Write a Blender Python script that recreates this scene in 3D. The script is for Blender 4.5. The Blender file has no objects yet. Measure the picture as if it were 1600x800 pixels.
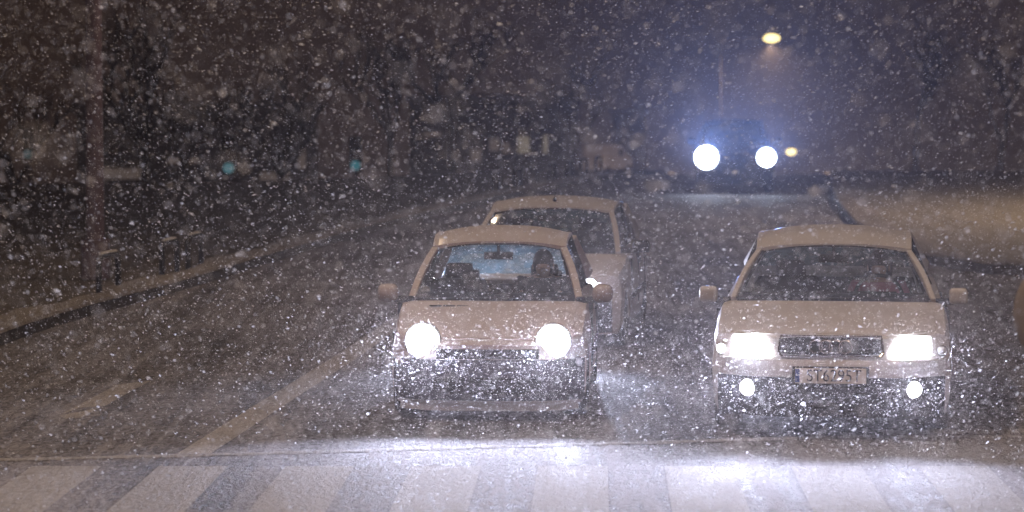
import bpy, bmesh, math, random
import numpy as np
from mathutils import Vector, Matrix

random.seed(7)
S = bpy.context.scene
COL = S.collection
R = math.radians

# ------------------------------------------------------------------ camera
CAM_H, FPX, YH = 2.65, 4400.0, 126.0            # eye height, focal length and horizon in 1600-px units
cam_d = bpy.data.cameras.new('camera'); cam = bpy.data.objects.new('camera', cam_d); COL.objects.link(cam)
cam_d.sensor_width = 36.0; cam_d.lens = 36.0 * FPX / 1600
cam.location = (0, 0, CAM_H)
cam.rotation_euler = (R(90) - math.atan((400 - YH) / FPX), 0, 0)
cam_d.clip_start = 0.3; cam_d.clip_end = 3000
cam_d.dof.use_dof = True; cam_d.dof.focus_distance = 21.8; cam_d.dof.aperture_fstop = 2.1
S.camera = cam

# ------------------------------------------------------------------ sky, exposure
W = bpy.data.worlds.new('World'); S.world = W; W.use_nodes = True
bg = W.node_tree.nodes['Background']
bg.inputs[0].default_value = (0.0205, 0.0122, 0.0088, 1); bg.inputs[1].default_value = 1.0
S.view_settings.view_transform = 'Standard'; S.view_settings.look = 'None'
S.view_settings.exposure = -0.10; S.view_settings.gamma = 1.0
S.cycles.use_denoising = True; S.cycles.denoiser = 'OPENIMAGEDENOISE'; S.cycles.denoising_input_passes = 'RGB_ALBEDO_NORMAL'; S.cycles.denoising_prefilter = 'ACCURATE'
S.cycles.max_bounces = 6; S.cycles.diffuse_bounces = 2; S.cycles.glossy_bounces = 3
S.cycles.transmission_bounces = 4; S.cycles.volume_bounces = 1; S.cycles.transparent_max_bounces = 12
S.cycles.sample_clamp_indirect = 3.0; S.cycles.sample_clamp_direct = 0.0
S.cycles.caustics_reflective = False; S.cycles.caustics_refractive = False

SODIUM = (1.0, 0.73, 0.51)
XENON = (0.70, 0.74, 1.0)

def gp(px, py):
    """a point on the level road measured from the photograph"""
    d = CAM_H * FPX / (py - YH)
    return ((px - 800) / FPX * d, d)

# ------------------------------------------------------------------ materials
def mat(name, col=(0.5, 0.5, 0.5), rough=0.6, metal=0.0, emit=None, strength=0.0):
    m = bpy.data.materials.new(name); m.use_nodes = True
    b = m.node_tree.nodes['Principled BSDF']
    b.inputs['Base Color'].default_value = (*col, 1); b.inputs['Roughness'].default_value = rough
    b.inputs['Metallic'].default_value = metal
    if emit:
        b.inputs['Emission Color'].default_value = (*emit, 1); b.inputs['Emission Strength'].default_value = strength
    return m

def N(m, t, **kw):
    n = m.node_tree.nodes.new(t)
    for k, v in kw.items(): setattr(n, k, v)
    return n
def Lk(m, a, b): m.node_tree.links.new(a, b)

def noise(m, vec, scale, detail=4, rough=0.55, dist=0.0):
    n = N(m, 'ShaderNodeTexNoise'); n.inputs['Scale'].default_value = scale
    n.inputs['Detail'].default_value = detail; n.inputs['Roughness'].default_value = rough
    n.inputs['Distortion'].default_value = dist
    Lk(m, vec, n.inputs['Vector']); return n.outputs['Fac']
def mapped(m, scale, rot=0.0, kind='Object'):
    tc = N(m, 'ShaderNodeTexCoord'); mp = N(m, 'ShaderNodeMapping')
    mp.inputs['Scale'].default_value = scale; mp.inputs['Rotation'].default_value = (0, 0, rot)
    Lk(m, tc.outputs[kind], mp.inputs['Vector']); return mp.outputs[0]
def ramp(m, fac, a, b, ca=(0, 0, 0), cb=(1, 1, 1)):
    r = N(m, 'ShaderNodeValToRGB'); e = r.color_ramp.elements
    e[0].position = a; e[0].color = (*ca, 1); e[1].position = b; e[1].color = (*cb, 1)
    Lk(m, fac, r.inputs[0]); return r.outputs[0]
def mixc(m, fac, a, b):
    n = N(m, 'ShaderNodeMix', data_type='RGBA')
    if isinstance(fac, float): n.inputs[0].default_value = fac
    else: Lk(m, fac, n.inputs[0])
    for i, v in ((6, a), (7, b)):
        if isinstance(v, tuple): n.inputs[i].default_value = (*v, 1)
        else: Lk(m, v, n.inputs[i])
    return n.outputs[2]
def mth(m, op, a, b=0.5, clamp=False):
    n = N(m, 'ShaderNodeMath', operation=op); n.use_clamp = clamp
    for i, v in ((0, a), (1, b)):
        if isinstance(v, (int, float)): n.inputs[i].default_value = v
        else: Lk(m, v, n.inputs[i])
    return n.outputs[0]
def bump(m, h, strength, dist):
    b = N(m, 'ShaderNodeBump'); b.inputs['Strength'].default_value = strength; b.inputs['Distance'].default_value = dist
    Lk(m, h, b.inputs['Height']); Lk(m, b.outputs[0], m.node_tree.nodes['Principled BSDF'].inputs['Normal'])

def road_mat(name, dark, snow, lo, hi, near=True):
    """wet asphalt under a patchy film of trodden snow and slush"""
    m = mat(name); b = m.node_tree.nodes['Principled BSDF']
    tc = N(m, 'ShaderNodeTexCoord'); sep = N(m, 'ShaderNodeSeparateXYZ'); Lk(m, tc.outputs['Object'], sep.inputs[0])
    streak = noise(m, mapped(m, (1.5, 0.10, 1), R(8)), 1.6, 5, 0.6, 0.4)
    cross = noise(m, mapped(m, (0.25, 1.6, 1), R(-3)), 2.2, 5, 0.6, 0.5)
    fine = noise(m, mapped(m, (1, 1, 1)), 16, 6, 0.7)
    grit = noise(m, mapped(m, (1, 1, 1)), 70, 3, 0.7)
    track = noise(m, mapped(m, (5.5, 0.13, 1), R(5)), 1.3, 4, 0.6, 0.3)
    cov = mth(m, 'ADD', mth(m, 'MULTIPLY', streak, 0.30), mth(m, 'MULTIPLY', cross, 0.20))
    cov = mth(m, 'ADD', cov, mth(m, 'MULTIPLY', track, 0.42))
    cov = mth(m, 'ADD', cov, mth(m, 'MULTIPLY', fine, 0.25))
    clump = noise(m, mapped(m, (26, 9, 1), R(-20)), 1.0, 5, 0.7, 0.6)
    cov = mth(m, 'ADD', cov, mth(m, 'MULTIPLY', mth(m, 'SUBTRACT', clump, 0.5), 0.80))
    cov = mth(m, 'ADD', cov, mth(m, 'MULTIPLY', grit, 0.10))
    if near:   # fresher, thicker snow lies on the pedestrian crossing, with an irregular edge
        yy = mth(m, 'ADD', sep.outputs['Y'], mth(m, 'MULTIPLY', cross, 3.2))
        xx = mth(m, 'MULTIPLY', sep.outputs['X'], -0.10)
        yy = mth(m, 'ADD', yy, xx)
        mr = N(m, 'ShaderNodeMapRange'); mr.inputs['From Min'].default_value = 22.9; mr.inputs['From Max'].default_value = 21.3
        Lk(m, yy, mr.inputs['Value'])
        cov = mth(m, 'ADD', cov, mth(m, 'MULTIPLY', mr.outputs[0], 0.05))
        # the untracked right half keeps a thicker, patchy layer
        patch = noise(m, mapped(m, (0.8, 0.35, 1), R(20)), 1.0, 4, 0.6, 0.5)
        mx_ = N(m, 'ShaderNodeMapRange'); mx_.inputs['From Min'].default_value = -2.2; mx_.inputs['From Max'].default_value = 2.5
        Lk(m, sep.outputs['X'], mx_.inputs['Value'])
        cov = mth(m, 'ADD', cov, mth(m, 'MULTIPLY', mth(m, 'MULTIPLY', mx_.outputs[0], mr.outputs[0]), 0.07))
        cov = mth(m, 'ADD', cov, mth(m, 'MULTIPLY', mth(m, 'SUBTRACT', patch, 0.5), 0.40))
    k = ramp(m, cov, lo, hi)
    Lk(m, mixc(m, k, dark, snow), b.inputs['Base Color'])
    Lk(m, ramp(m, k, 0.0, 1.0, (0.55,) * 3, (0.85,) * 3), b.inputs['Roughness'])
    h = mth(m, 'ADD', mth(m, 'MULTIPLY', fine, 0.5), mth(m, 'MULTIPLY', clump, 0.7))
    bump(m, h, 1.0, 0.10)
    return m

M = {}
M['road'] = road_mat('wet snowy asphalt', (0.034, 0.029, 0.027), (0.46, 0.44, 0.47), 0.50, 0.80)
M['paint'] = road_mat('snowy road paint', (0.30, 0.27, 0.25), (0.56, 0.54, 0.54), 0.46, 0.76)
M['faint_paint'] = road_mat('worn road paint', (0.22, 0.195, 0.17), (0.56, 0.52, 0.49), 0.40, 0.70)
M['verge'] = road_mat('snowy grass', (0.045, 0.036, 0.024), (0.26, 0.23, 0.20), 0.48, 0.84, near=False)
M['field'] = road_mat('snowy field', (0.10, 0.085, 0.055), (0.42, 0.38, 0.31), 0.36, 0.70, near=False)
M['kerb_snow'] = road_mat('snow on the kerb', (0.15, 0.13, 0.11), (0.42, 0.38, 0.34), 0.40, 0.7, near=False)
M['ridge'] = road_mat('slush', (0.22, 0.20, 0.20), (0.60, 0.58, 0.60), 0.4, 0.75, near=False)

def stone():
    m = mat('kerb stone', rough=0.7)
    f = noise(m, mapped(m, (1, 1, 1)), 9, 5)
    Lk(m, mixc(m, f, (0.045, 0.038, 0.034), (0.13, 0.115, 0.10)), m.node_tree.nodes['Principled BSDF'].inputs['Base Color'])
    bump(m, f, 0.5, 0.02); return m
M['kerb'] = stone()

def snowm():
    m = mat('settled snow', (0.72, 0.71, 0.72), 0.8)
    bump(m, noise(m, mapped(m, (1, 1, 1)), 30, 5), 0.6, 0.02); return m
M['snow'] = snowm()

def car_paint(name, col, snowcol, amount, rough=0.38):
    """painted steel, wet and powdered with fine snow"""
    m = mat(name, col, rough); b = m.node_tree.nodes['Principled BSDF']
    geo = N(m, 'ShaderNodeNewGeometry'); sep = N(m, 'ShaderNodeSeparateXYZ'); Lk(m, geo.outputs['Normal'], sep.inputs[0])
    a = noise(m, mapped(m, (1, 1, 1)), 55, 6, 0.75); c = noise(m, mapped(m, (1, 1, 1)), 4.5, 4)
    up = mth(m, 'MULTIPLY', sep.outputs['Z'], 0.34)
    f = mth(m, 'ADD', mth(m, 'ADD', mth(m, 'MULTIPLY', a, 0.6), mth(m, 'MULTIPLY', c, 0.4)), up)
    k = ramp(m, f, 0.62 - amount, 0.92 - amount)
    Lk(m, mixc(m, k, col, snowcol), b.inputs['Base Color'])
    Lk(m, ramp(m, k, 0, 1, (rough,) * 3, (0.8,) * 3), b.inputs['Roughness'])
    bump(m, a, 0.35, 0.01)
    b.inputs['Coat Weight'].default_value = 0.25; b.inputs['Coat Roughness'].default_value = 0.2
    return m
M['rose'] = car_paint('dull silver paint', (0.30, 0.22, 0.21), (0.50, 0.45, 0.44), 0.16)
M['silver'] = car_paint('silver paint', (0.36, 0.32, 0.30), (0.54, 0.51, 0.50), 0.16)
M['white_car'] = car_paint('pale paint', (0.42, 0.36, 0.33), (0.56, 0.52, 0.50), 0.2)
M['dark_car'] = car_paint('dark paint', (0.012, 0.013, 0.018), (0.05, 0.05, 0.06), -0.02)
M['van'] = car_paint('white van paint', (0.62, 0.55, 0.50), (0.7, 0.66, 0.62), 0.1)
M['plastic'] = car_paint('dark bumper plastic', (0.014, 0.014, 0.020), (0.10, 0.10, 0.13), -0.04, 0.55)
M['grey_plastic'] = car_paint('grey bumper plastic', (0.05, 0.05, 0.065), (0.16, 0.16, 0.20), 0.0, 0.5)
M['black'] = mat('black trim', (0.012, 0.012, 0.015), 0.5)
M['mesh'] = mat('grille mesh', (0.02, 0.02, 0.024), 0.35)
M['rubber'] = mat('wet rubber', (0.02, 0.02, 0.021), 0.55)
M['rim'] = mat('wheel alloy', (0.30, 0.30, 0.32), 0.4, 0.8)
M['chrome'] = mat('chrome', (0.62, 0.58, 0.58), 0.25, 1.0)
M['cloth'] = mat('seat cloth', (0.022, 0.022, 0.028), 0.9)
M['interior'] = mat('interior plastic', (0.018, 0.018, 0.022), 0.7)
M['plate'] = mat('plate', (0.62, 0.55, 0.48), 0.5)
M['ink'] = mat('plate letters', (0.03, 0.025, 0.03), 0.5)
M['blueband'] = mat('plate band', (0.03, 0.05, 0.22), 0.5)
M['skin'] = mat('skin', (0.40, 0.24, 0.18), 0.6)
M['hair'] = mat('hair', (0.03, 0.02, 0.018), 0.8)
M['jacket'] = mat('plum jacket', (0.22, 0.08, 0.11), 0.9)
M['coat'] = mat('dark coat', (0.035, 0.037, 0.05), 0.9)
M['red'] = mat('red lamp glass', (0.35, 0.01, 0.01), 0.2)
M['clear'] = mat('clear lamp cover', (0.5, 0.5, 0.55), 0.15)
M['steel'] = mat('painted steel', (0.19, 0.14, 0.18), 0.55)
M['galv'] = mat('weathered steel', (0.16, 0.13, 0.13), 0.6)
M['beam'] = mat('lit headlight', (1, 1, 1), 0.3, emit=(0.86, 0.90, 1.0), strength=24)
M['fog'] = mat('lit fog lamp', (1, 1, 1), 0.3, emit=(0.88, 0.91, 1.0), strength=30)
M['side'] = mat('lit side lamp', (1, 1, 1), 0.3, emit=(0.85, 0.90, 1.0), strength=9)
M['xenon'] = mat('lit blue headlight', (1, 1, 1), 0.3, emit=(0.72, 0.82, 1.0), strength=40)
M['sodium'] = mat('lit lamp glass', (1, 0.8, 0.5), 0.3, emit=(1.0, 0.78, 0.30), strength=3.2)
M['teal'] = mat('lit teal lens', (0.1, 0.5, 0.5), 0.3, emit=(0.10, 0.42, 0.50), strength=0.30)
M['teal_dim'] = mat('dim teal lens', (0.1, 0.4, 0.4), 0.3, emit=(0.10, 0.32, 0.40), strength=0.12)
M['lens_off'] = mat('unlit lens', (0.05, 0.02, 0.02), 0.3)
M['window_lit'] = mat('dimly lit window', (0.3, 0.25, 0.2), 0.5, emit=(0.60, 0.50, 0.37), strength=0.27)  # added glow stands in for pale lamplit walls and snow patches
M['window_dim'] = mat('faintly lit window', (0.3, 0.25, 0.2), 0.5, emit=(0.5, 0.38, 0.32), strength=0.15)  # fainter added glow for the same kind of pale patches
M['facade'] = mat('dark facade', (0.07, 0.06, 0.075), 0.8)
M['bark'] = mat('bark', (0.022, 0.017, 0.016), 0.95)
M['sign_back'] = mat('snow plastered sign', (0.42, 0.35, 0.29), 0.8)

def glass(name, tint, spots, base=0.008):
    m = bpy.data.materials.new(name); m.use_nodes = True; nt = m.node_tree; nt.nodes.clear()
    out = N(m, 'ShaderNodeOutputMaterial'); tr = N(m, 'ShaderNodeBsdfTransparent'); tr.inputs[0].default_value = (*tint, 1)
    gl = N(m, 'ShaderNodeBsdfGlossy'); gl.inputs['Roughness'].default_value = 0.08; gl.inputs[0].default_value = (1, 1, 1, 1)
    lw = N(m, 'ShaderNodeLayerWeight'); lw.inputs[0].default_value = 0.5
    fr = mth(m, 'ADD', mth(m, 'MULTIPLY', mth(m, 'POWER', lw.outputs['Facing'], 4.0), 0.35), 0.025)
    mx = N(m, 'ShaderNodeMixShader'); Lk(m, fr, mx.inputs[0]); Lk(m, tr.outputs[0], mx.inputs[1]); Lk(m, gl.outputs[0], mx.inputs[2])
    df = N(m, 'ShaderNodeBsdfDiffuse'); df.inputs[0].default_value = (0.7, 0.7, 0.75, 1)
    a = noise(m, mapped(m, (1, 1, 1)), 38, 3, 0.6); c = noise(m, mapped(m, (1, 1, 0.7)), 5, 3)
    f = mth(m, 'ADD', mth(m, 'MULTIPLY', a, 0.75), mth(m, 'MULTIPLY', c, 0.25))
    k = ramp(m, f, 0.60 - spots, 0.72 - spots)
    k2 = mth(m, 'ADD', mth(m, 'MULTIPLY', k, 0.5), base)
    m2 = N(m, 'ShaderNodeMixShader'); Lk(m, k2, m2.inputs[0]); Lk(m, mx.outputs[0], m2.inputs[1]); Lk(m, df.outputs[0], m2.inputs[2])
    Lk(m, m2.outputs[0], out.inputs[0]); return m
M['windscreen'] = glass('windscreen glass', (0.86, 0.90, 0.92), 0.0)
def teal_lit():
    m = mat('wet frosted rear glass', (0.45, 0.62, 0.66), 0.4); nt = m.node_tree  # teal put into the glass stands in for headlights lighting it from behind
    out = [n for n in nt.nodes if n.type == 'OUTPUT_MATERIAL'][0]
    t = N(m, 'ShaderNodeBsdfTranslucent'); t.inputs[0].default_value = (0.13, 0.20, 0.23, 1)
    q = N(m, 'ShaderNodeBsdfTransparent'); q.inputs[0].default_value = (0.6, 0.75, 0.8, 1)
    x = N(m, 'ShaderNodeMixShader'); Lk(m, ramp(m, noise(m, mapped(m, (1, 1, 2.5)), 6, 5), 0.35, 0.7, (.25,) * 3, (.85,) * 3), x.inputs[0])
    Lk(m, q.outputs[0], x.inputs[1]); Lk(m, t.outputs[0], x.inputs[2]); Lk(m, x.outputs[0], out.inputs[0]); return m
M['frosted'] = teal_lit()
M['glass'] = glass('side glass', (0.45, 0.47, 0.50), 0.0)

def flake():
    m = bpy.data.materials.new('snowflake'); m.use_nodes = True; m.node_tree.nodes.clear()
    out = N(m, 'ShaderNodeOutputMaterial'); d = N(m, 'ShaderNodeBsdfDiffuse'); t = N(m, 'ShaderNodeBsdfTranslucent')
    d.inputs[0].default_value = (0.75, 0.75, 0.78, 1); t.inputs[0].default_value = (0.98, 0.98, 1.0, 1)
    x = N(m, 'ShaderNodeMixShader'); x.inputs[0].default_value = 0.75
    Lk(m, d.outputs[0], x.inputs[1]); Lk(m, t.outputs[0], x.inputs[2]); Lk(m, x.outputs[0], out.inputs[0]); return m
M['flake'] = flake()

# ------------------------------------------------------------------ object helpers
def link(name, me, m, parent=None):
    o = bpy.data.objects.new(name, me); COL.objects.link(o)
    if m is not None:
        me.materials.clear()
        me.materials.append(m)
    if parent is not None: o.parent = parent
    return o
def fin(name, bm, m, parent=None, smooth=True):
    bmesh.ops.recalc_face_normals(bm, faces=bm.faces)
    me = bpy.data.meshes.new(name); bm.to_mesh(me); bm.free()
    if smooth:
        me.shade_smooth() if hasattr(me, 'shade_smooth') else None
        try: me.set_sharp_from_angle(angle=R(38))
        except Exception: pass
    return link(name, me, m, parent)
def empty(name, loc, rz=0.0, label=None, cat=None, group=None):
    o = bpy.data.objects.new(name, None); COL.objects.link(o); o.location = loc; o.rotation_euler = (0, 0, rz)
    o.empty_display_size = 0.2
    return tag(o, label, cat, group)
def tag(o, label=None, cat=None, group=None, kind=None):
    if label: o['label'] = label
    if cat: o['category'] = cat
    if group: o['group'] = group
    if kind: o['kind'] = kind
    return o
def copy_tree(o, parent=None):
    c = o.copy(); COL.objects.link(c); c.parent = parent
    for ch in [x for x in COL.objects if x.parent == o]: copy_tree(ch, c)
    return c

def box(bm, c, s, rot=None, bev=0.0):
    r = bmesh.ops.create_cube(bm, size=1.0); vs = r['verts']
    mt = Matrix.Translation(c) @ (rot if rot is not None else Matrix.Identity(4)) @ Matrix.Diagonal((*s, 1))
    bmesh.ops.transform(bm, matrix=mt, verts=vs)
    if bev > 0:
        es = list({e for v in vs for e in v.link_edges})
        bmesh.ops.bevel(bm, geom=es, offset=bev, segments=3, affect='EDGES', profile=0.6)
def bar(bm, p, q, w, h, bev=0.008):
    p, q = Vector(p), Vector(q); d = q - p
    rot = d.to_track_quat('Z', 'Y').to_matrix().to_4x4()
    box(bm, (p + q) / 2, (w, h, d.length), rot, bev)
def tube(bm, pts, r, n=10, r2=None):
    pts = [Vector(p) for p in pts]; rings = []
    for i, p in enumerate(pts):
        t = (pts[min(i + 1, len(pts) - 1)] - pts[max(i - 1, 0)]).normalized()
        a = t.orthogonal().normalized() if i == 0 else (prev - t * prev.dot(t)).normalized()
        prev = a; b = t.cross(a)
        rr = r if r2 is None else r + (r2 - r) * i / (len(pts) - 1)
        rings.append([bm.verts.new(p + (a * math.cos(2 * math.pi * k / n) + b * math.sin(2 * math.pi * k / n)) * rr) for k in range(n)])
    for i in range(len(rings) - 1):
        for k in range(n):
            bm.faces.new((rings[i][k], rings[i][(k + 1) % n], rings[i + 1][(k + 1) % n], rings[i + 1][k]))
    bm.faces.new(rings[0][::-1]); bm.faces.new(rings[-1])
def lathe(bm, prof, axis='X', c=(0, 0, 0), n=32):
    """prof: (offset along the axis, radius)"""
    rings = []
    for a, r in prof:
        ring = []
        for k in range(n):
            t = 2 * math.pi * k / n; u, v = math.cos(t) * r, math.sin(t) * r
            p = {'X': (a, u, v), 'Y': (u, a, v), 'Z': (u, v, a)}[axis]
            ring.append(bm.verts.new((p[0] + c[0], p[1] + c[1], p[2] + c[2])))
        rings.append(ring)
    for i in range(len(rings) - 1):
        for k in range(n):
            bm.faces.new((rings[i][k], rings[i][(k + 1) % n], rings[i + 1][(k + 1) % n], rings[i + 1][k]))
    bm.faces.new(rings[0][::-1]); bm.faces.new(rings[-1])
def sheet(bm, f, nu, nv, thick):
    """solid patch: f(a,b) for a,b in 0..1, thickened along the vector thick"""
    t = Vector(thick); A = []; B = []
    for i in range(nu + 1):
        ra, rb = [], []
        for j in range(nv + 1):
            p = Vector(f(i / nu, j / nv)); ra.append(bm.verts.new(p)); rb.append(bm.verts.new(p + t))
        A.append(ra); B.append(rb)
    for i in range(nu):
        for j in range(nv):
            bm.faces.new((A[i][j], A[i + 1][j], A[i + 1][j + 1], A[i][j + 1]))
            bm.faces.new((B[i][j], B[i][j + 1], B[i + 1][j + 1], B[i + 1][j]))
    for i in range(nu):
        for j in (0, nv): bm.faces.new((A[i][j], A[i + 1][j], B[i + 1][j], B[i][j]))
    for j in range(nv):
        for i in (0, nu): bm.faces.new((A[i][j], A[i][j + 1], B[i][j + 1], B[i][j]))
def interp(pts, x):
    if x <= pts[0][0]: return pts[0][1]
    for (a, b), (c, d) in zip(pts, pts[1:]):
        if x <= c:
            t = (x - a) / (c - a); return b + (d - b) * t
    return pts[-1][1]
def smoothed(pts, k=0.06):
    return lambda x: (interp(pts, x - k) + interp(pts, x - k / 2) + interp(pts, x) + interp(pts, x + k / 2) + interp(pts, x + k)) / 5
def cut(o, cutters):
    for c in cutters:
        md = o.modifiers.new('cut', 'BOOLEAN'); md.operation = 'DIFFERENCE'; md.object = c; md.solver = 'EXACT'
    bpy.context.view_layer.update()
    dg = bpy.context.evaluated_depsgraph_get(); me = bpy.data.meshes.new_from_object(o.evaluated_get(dg))
    o.modifiers.clear(); o.data = me
    try: me.set_sharp_from_angle(angle=R(38))
    except Exception: pass
    for c in cutters: bpy.data.objects.remove(c)
def bake(o):
    bpy.context.view_layer.update()
    dg = bpy.context.evaluated_depsgraph_get(); me = bpy.data.meshes.new_from_object(o.evaluated_get(dg))
    o.modifiers.clear(); o.data = me; me.shade_smooth()
def spot(name, parent, loc, direction, power, col, size=130, radius=0.05, blend=1.0, wide=1.0):
    l = bpy.data.lights.new(name, 'SPOT'); l.energy = power; l.color = col; l.spot_size = R(size); l.spot_blend = blend
    l.shadow_soft_size = radius
    o = bpy.data.objects.new(name, l); COL.objects.link(o); o.parent = parent; o.location = loc
    o.rotation_euler = Vector(direction).to_track_quat('-Z', 'Y').to_euler(); o.scale = (wide, 1, 1)
    return o

# ------------------------------------------------------------------ terrain
CREST, GRADE = 80.0, 0.034
def gz(x, y):
    t = max(0.0, y - (CREST - 8)); z = -GRADE * t * t / 32 if t < 16 else -GRADE * (t - 8)
    return z
KERB_L = [(-20, -5.6)] + sorted([(gp(x, y)[1], gp(x, y)[0]) for x, y in
          ((0, 537), (100, 505), (200, 477), (300, 450), (400, 417), (500, 386), (600, 357), (700, 332), (800, 309), (900, 288), (985, 273))]) + [(120, 6.5), (260, 16), (500, 34)]
KERB_L = [p for p in KERB_L]
kl = smoothed(KERB_L, 2.0)
KERB_R = [(36.6, 60.0), (37.0, 12.0), (37.6, 8.2), (38.6, 6.6), (41, 5.9), (50, 6.1), (60, 6.9), (80, 9.0), (120, 14), (260, 27), (500, 45)]
kr = lambda y: interp(KERB_R, y) if y > 36.6 else 60.0
def rows(a, b, step):
    out = []; y = a
    while y < b: out.append(y); y += step if y < 90 else step * 6
    return out + [b]
def strip(name, ys, xa, xb, nx, zf, m, kind='structure'):
    bm = bmesh.new(); grid = []
    for y in ys:
        a, b = xa(y), xb(y)
        grid.append([bm.verts.new((a + (b - a) * (i / nx), y, zf(a + (b - a) * (i / nx), y))) for i in range(nx + 1)])
    for r0, r1 in zip(grid, grid[1:]):
        for i in range(nx): bm.faces.new((r0[i], r0[i + 1], r1[i + 1], r1[i]))
    o = fin(name, bm, m); o['kind'] = kind; return o

def far_drop(x, y):
    k = min(1, max(0, (kl(y) - x - 4) / 16)); k = k * k * (3 - 2 * k); f = min(1, max(0, (y - 70) / 30))
    return -2.6 * k * f
strip('ground', [-30, 0, 20, 40, 60, 70, 76, 82, 88, 100, 150, 200, 300, 400, 500], lambda y: -140, lambda y: 140, 20,
      lambda x, y: gz(x, y) - 3.2, M['verge'])
strip('road', rows(-25, 500, 1.0), lambda y: kl(y) - 0.02, lambda y: kr(y) + 0.02, 12, gz, M['road'])
strip('grass_verge', rows(-25, 500, 1.0), lambda y: -140, lambda y: kl(y) - 0.15, 30,
      lambda x, y: gz(x, y) + 0.12 + far_drop(x, y) + 0.03 * math.sin(x * 0.9 + y * 0.23), M['verge'])
strip('snowy_field', [36.75, 37, 37.3, 37.6, 38, 38.5, 39, 40] + rows(41, 500, 1.5), lambda y: kr(y) + 0.15, lambda y: 140, 14,
      lambda x, y: gz(x, y) + 0.12, M['field'])
def kerb(name, ys, fx, side):
    bm = bmesh.new(); prev = None
    for y in ys:
        x = fx(y); z = gz(x, y)
        r = [bm.verts.new(p) for p in ((x, y, z - 0.03), (x - side * 0.012, y, z + 0.12), (x - side * 0.03, y, z + 0.138))]
        if prev:
            for i in range(2): bm.faces.new((prev[i], prev[i + 1], r[i + 1], r[i]))
        prev = r
    o = fin('kerb', bm, M['kerb']); o['kind'] = 'structure'
    bm = bmesh.new(); prev = None
    for y in ys:
        x = fx(y); z = gz(x, y); w = 0.5 + 0.12 * math.sin(y * 1.3) + 0.08 * math.sin(y * 3.7)
        r = [bm.verts.new(p) for p in ((x - side * 0.005, y, z + 0.125), (x - side * 0.02, y, z + 0.158), (x - side * 0.2, y, z + 0.185), (x - side * w, y, z + 0.14))]
        if prev:
            for i in range(3): bm.faces.new((prev[i], prev[i + 1], r[i + 1], r[i]))
        prev = r
    o = fin('kerb_snow', bm, M['kerb_snow']); o['kind'] = 'structure'
kerb('kerb', rows(-25, 300, 0.8), kl, 1)
kerb('kerb', [36.62, 36.8, 37, 37.3, 37.6, 38, 38.6, 39.4, 40] + rows(41, 300, 1.0), kr, -1)

# road markings: the broad bars of the crossing, a lane line and a turn arrow, half lost under snow
bm = bmesh.new()
def quad(pts, z=0.004):
    bm.faces.new([bm.verts.new((x, y, z)) for x, y in pts])
for k in range(-3, 14):
    near, far = 13.5, 19.25
    ax, ay = gp(44, 733); x0 = ax + k * 0.87; dirx = math.tan(R(1.8))
    n = 10
    for j in range(n):
        ya, yb = near + (far - near) * j / n, near + (far - near) * (j + 1) / n
        quad([(x0 + dirx * (ya - far), ya), (x0 + 0.48 + dirx * (ya - far), ya), (x0 + 0.48 + dirx * (yb - far), yb), (x0 + dirx * (yb - far), yb)])
o = fin('crossing_bars', bm, M['paint'], smooth=False); o['kind'] = 'structure'
bm = bmesh.new()
pl = [gp(300, 712), gp(420, 635), gp(545, 556), gp(640, 490), gp(742, 420)]
pl = sorted(pl, key=lambda p: p[1])
lane = [(p[1], p[0]) for p in pl]
ys = [pl[0][1] + (pl[-1][1] - pl[0][1]) * i / 24 for i in range(25)]
for a, b in zip(ys, ys[1:]):
    xa, xb = interp(lane, a), interp(lane, b)
    quad([(xa - 0.12, a), (xa + 0.12, a), (xb + 0.12, b), (xb - 0.12, b)])
o = fin('lane_line', bm, M['faint_paint'], smooth=False); o['kind'] = 'structure'
bm = bmesh.new()
quad([gp(88, 652), gp(120, 640), gp(205, 600), gp(180, 603)])
quad([gp(88, 652), gp(150, 640), gp(125, 655), gp(98, 657)])
quad([gp(121, 639.6), gp(160, 637), gp(232, 597), gp(206, 599.6)])
o = fin('turn_arrow', bm, M['faint_paint'], smooth=False); o['kind'] = 'structure'
# slush pushed up in long low ridges by crossing tyres
def ridge(pts, w, h, seed):
    rnd = random.Random(seed); bm = bmesh.new(); prev = None; n = 90
    for i in range(n + 1):
        t = i / n * (len(pts) - 1); j = min(int(t), len(pts) - 2); f = t - j
        x = pts[j][0] * (1 - f) + pts[j + 1][0] * f; y = pts[j][1] * (1 - f) + pts[j + 1][1] * f
        ww = w * rnd.uniform(0.5, 1.3); hh = h * rnd.uniform(0.3, 1.2); y += rnd.uniform(-.015, .015)
        r = [bm.verts.new((x, y + a * ww, b * hh + 0.005)) for a, b in ((-1, -0.3), (-0.4, 0.8), (0.1, 1), (0.6, 0.6), (1, -0.3))]
        if prev:
            for k in range(4): bm.faces.new((prev[k], prev[k + 1], r[k + 1], r[k]))
        prev = r
    o = fin('slush_ridge', bm, M['ridge']); o['kind'] = 'structure'
ridge([gp(-60, 723), gp(400, 712), gp(900, 698), gp(1300, 686), gp(1700, 684)], 0.07, 0.009, 1)
ridge([gp(1380, 679), gp(1700, 676)], 0.10, 0.022, 2)

# ------------------------------------------------------------------ cars
def plate_text(parent, txt, size, loc):
    c = bpy.data.curves.new('lettering', 'FONT'); c.body = txt; c.size = size; c.extrude = 0.002
    c.align_x = 'CENTER'; c.align_y = 'CENTER'; c.space_character = 1.0
    o = bpy.data.objects.new('lettering', c); COL.objects.link(o)
    bpy.context.view_layer.update()
    me = bpy.data.meshes.new_from_object(o.evaluated_get(bpy.context.evaluated_depsgraph_get()))
    bpy.data.objects.remove(o)
    o = link('lettering', me, M['ink'], parent); o.location = loc; o.rotation_euler = (R(90), 0, 0)
    return o

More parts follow.
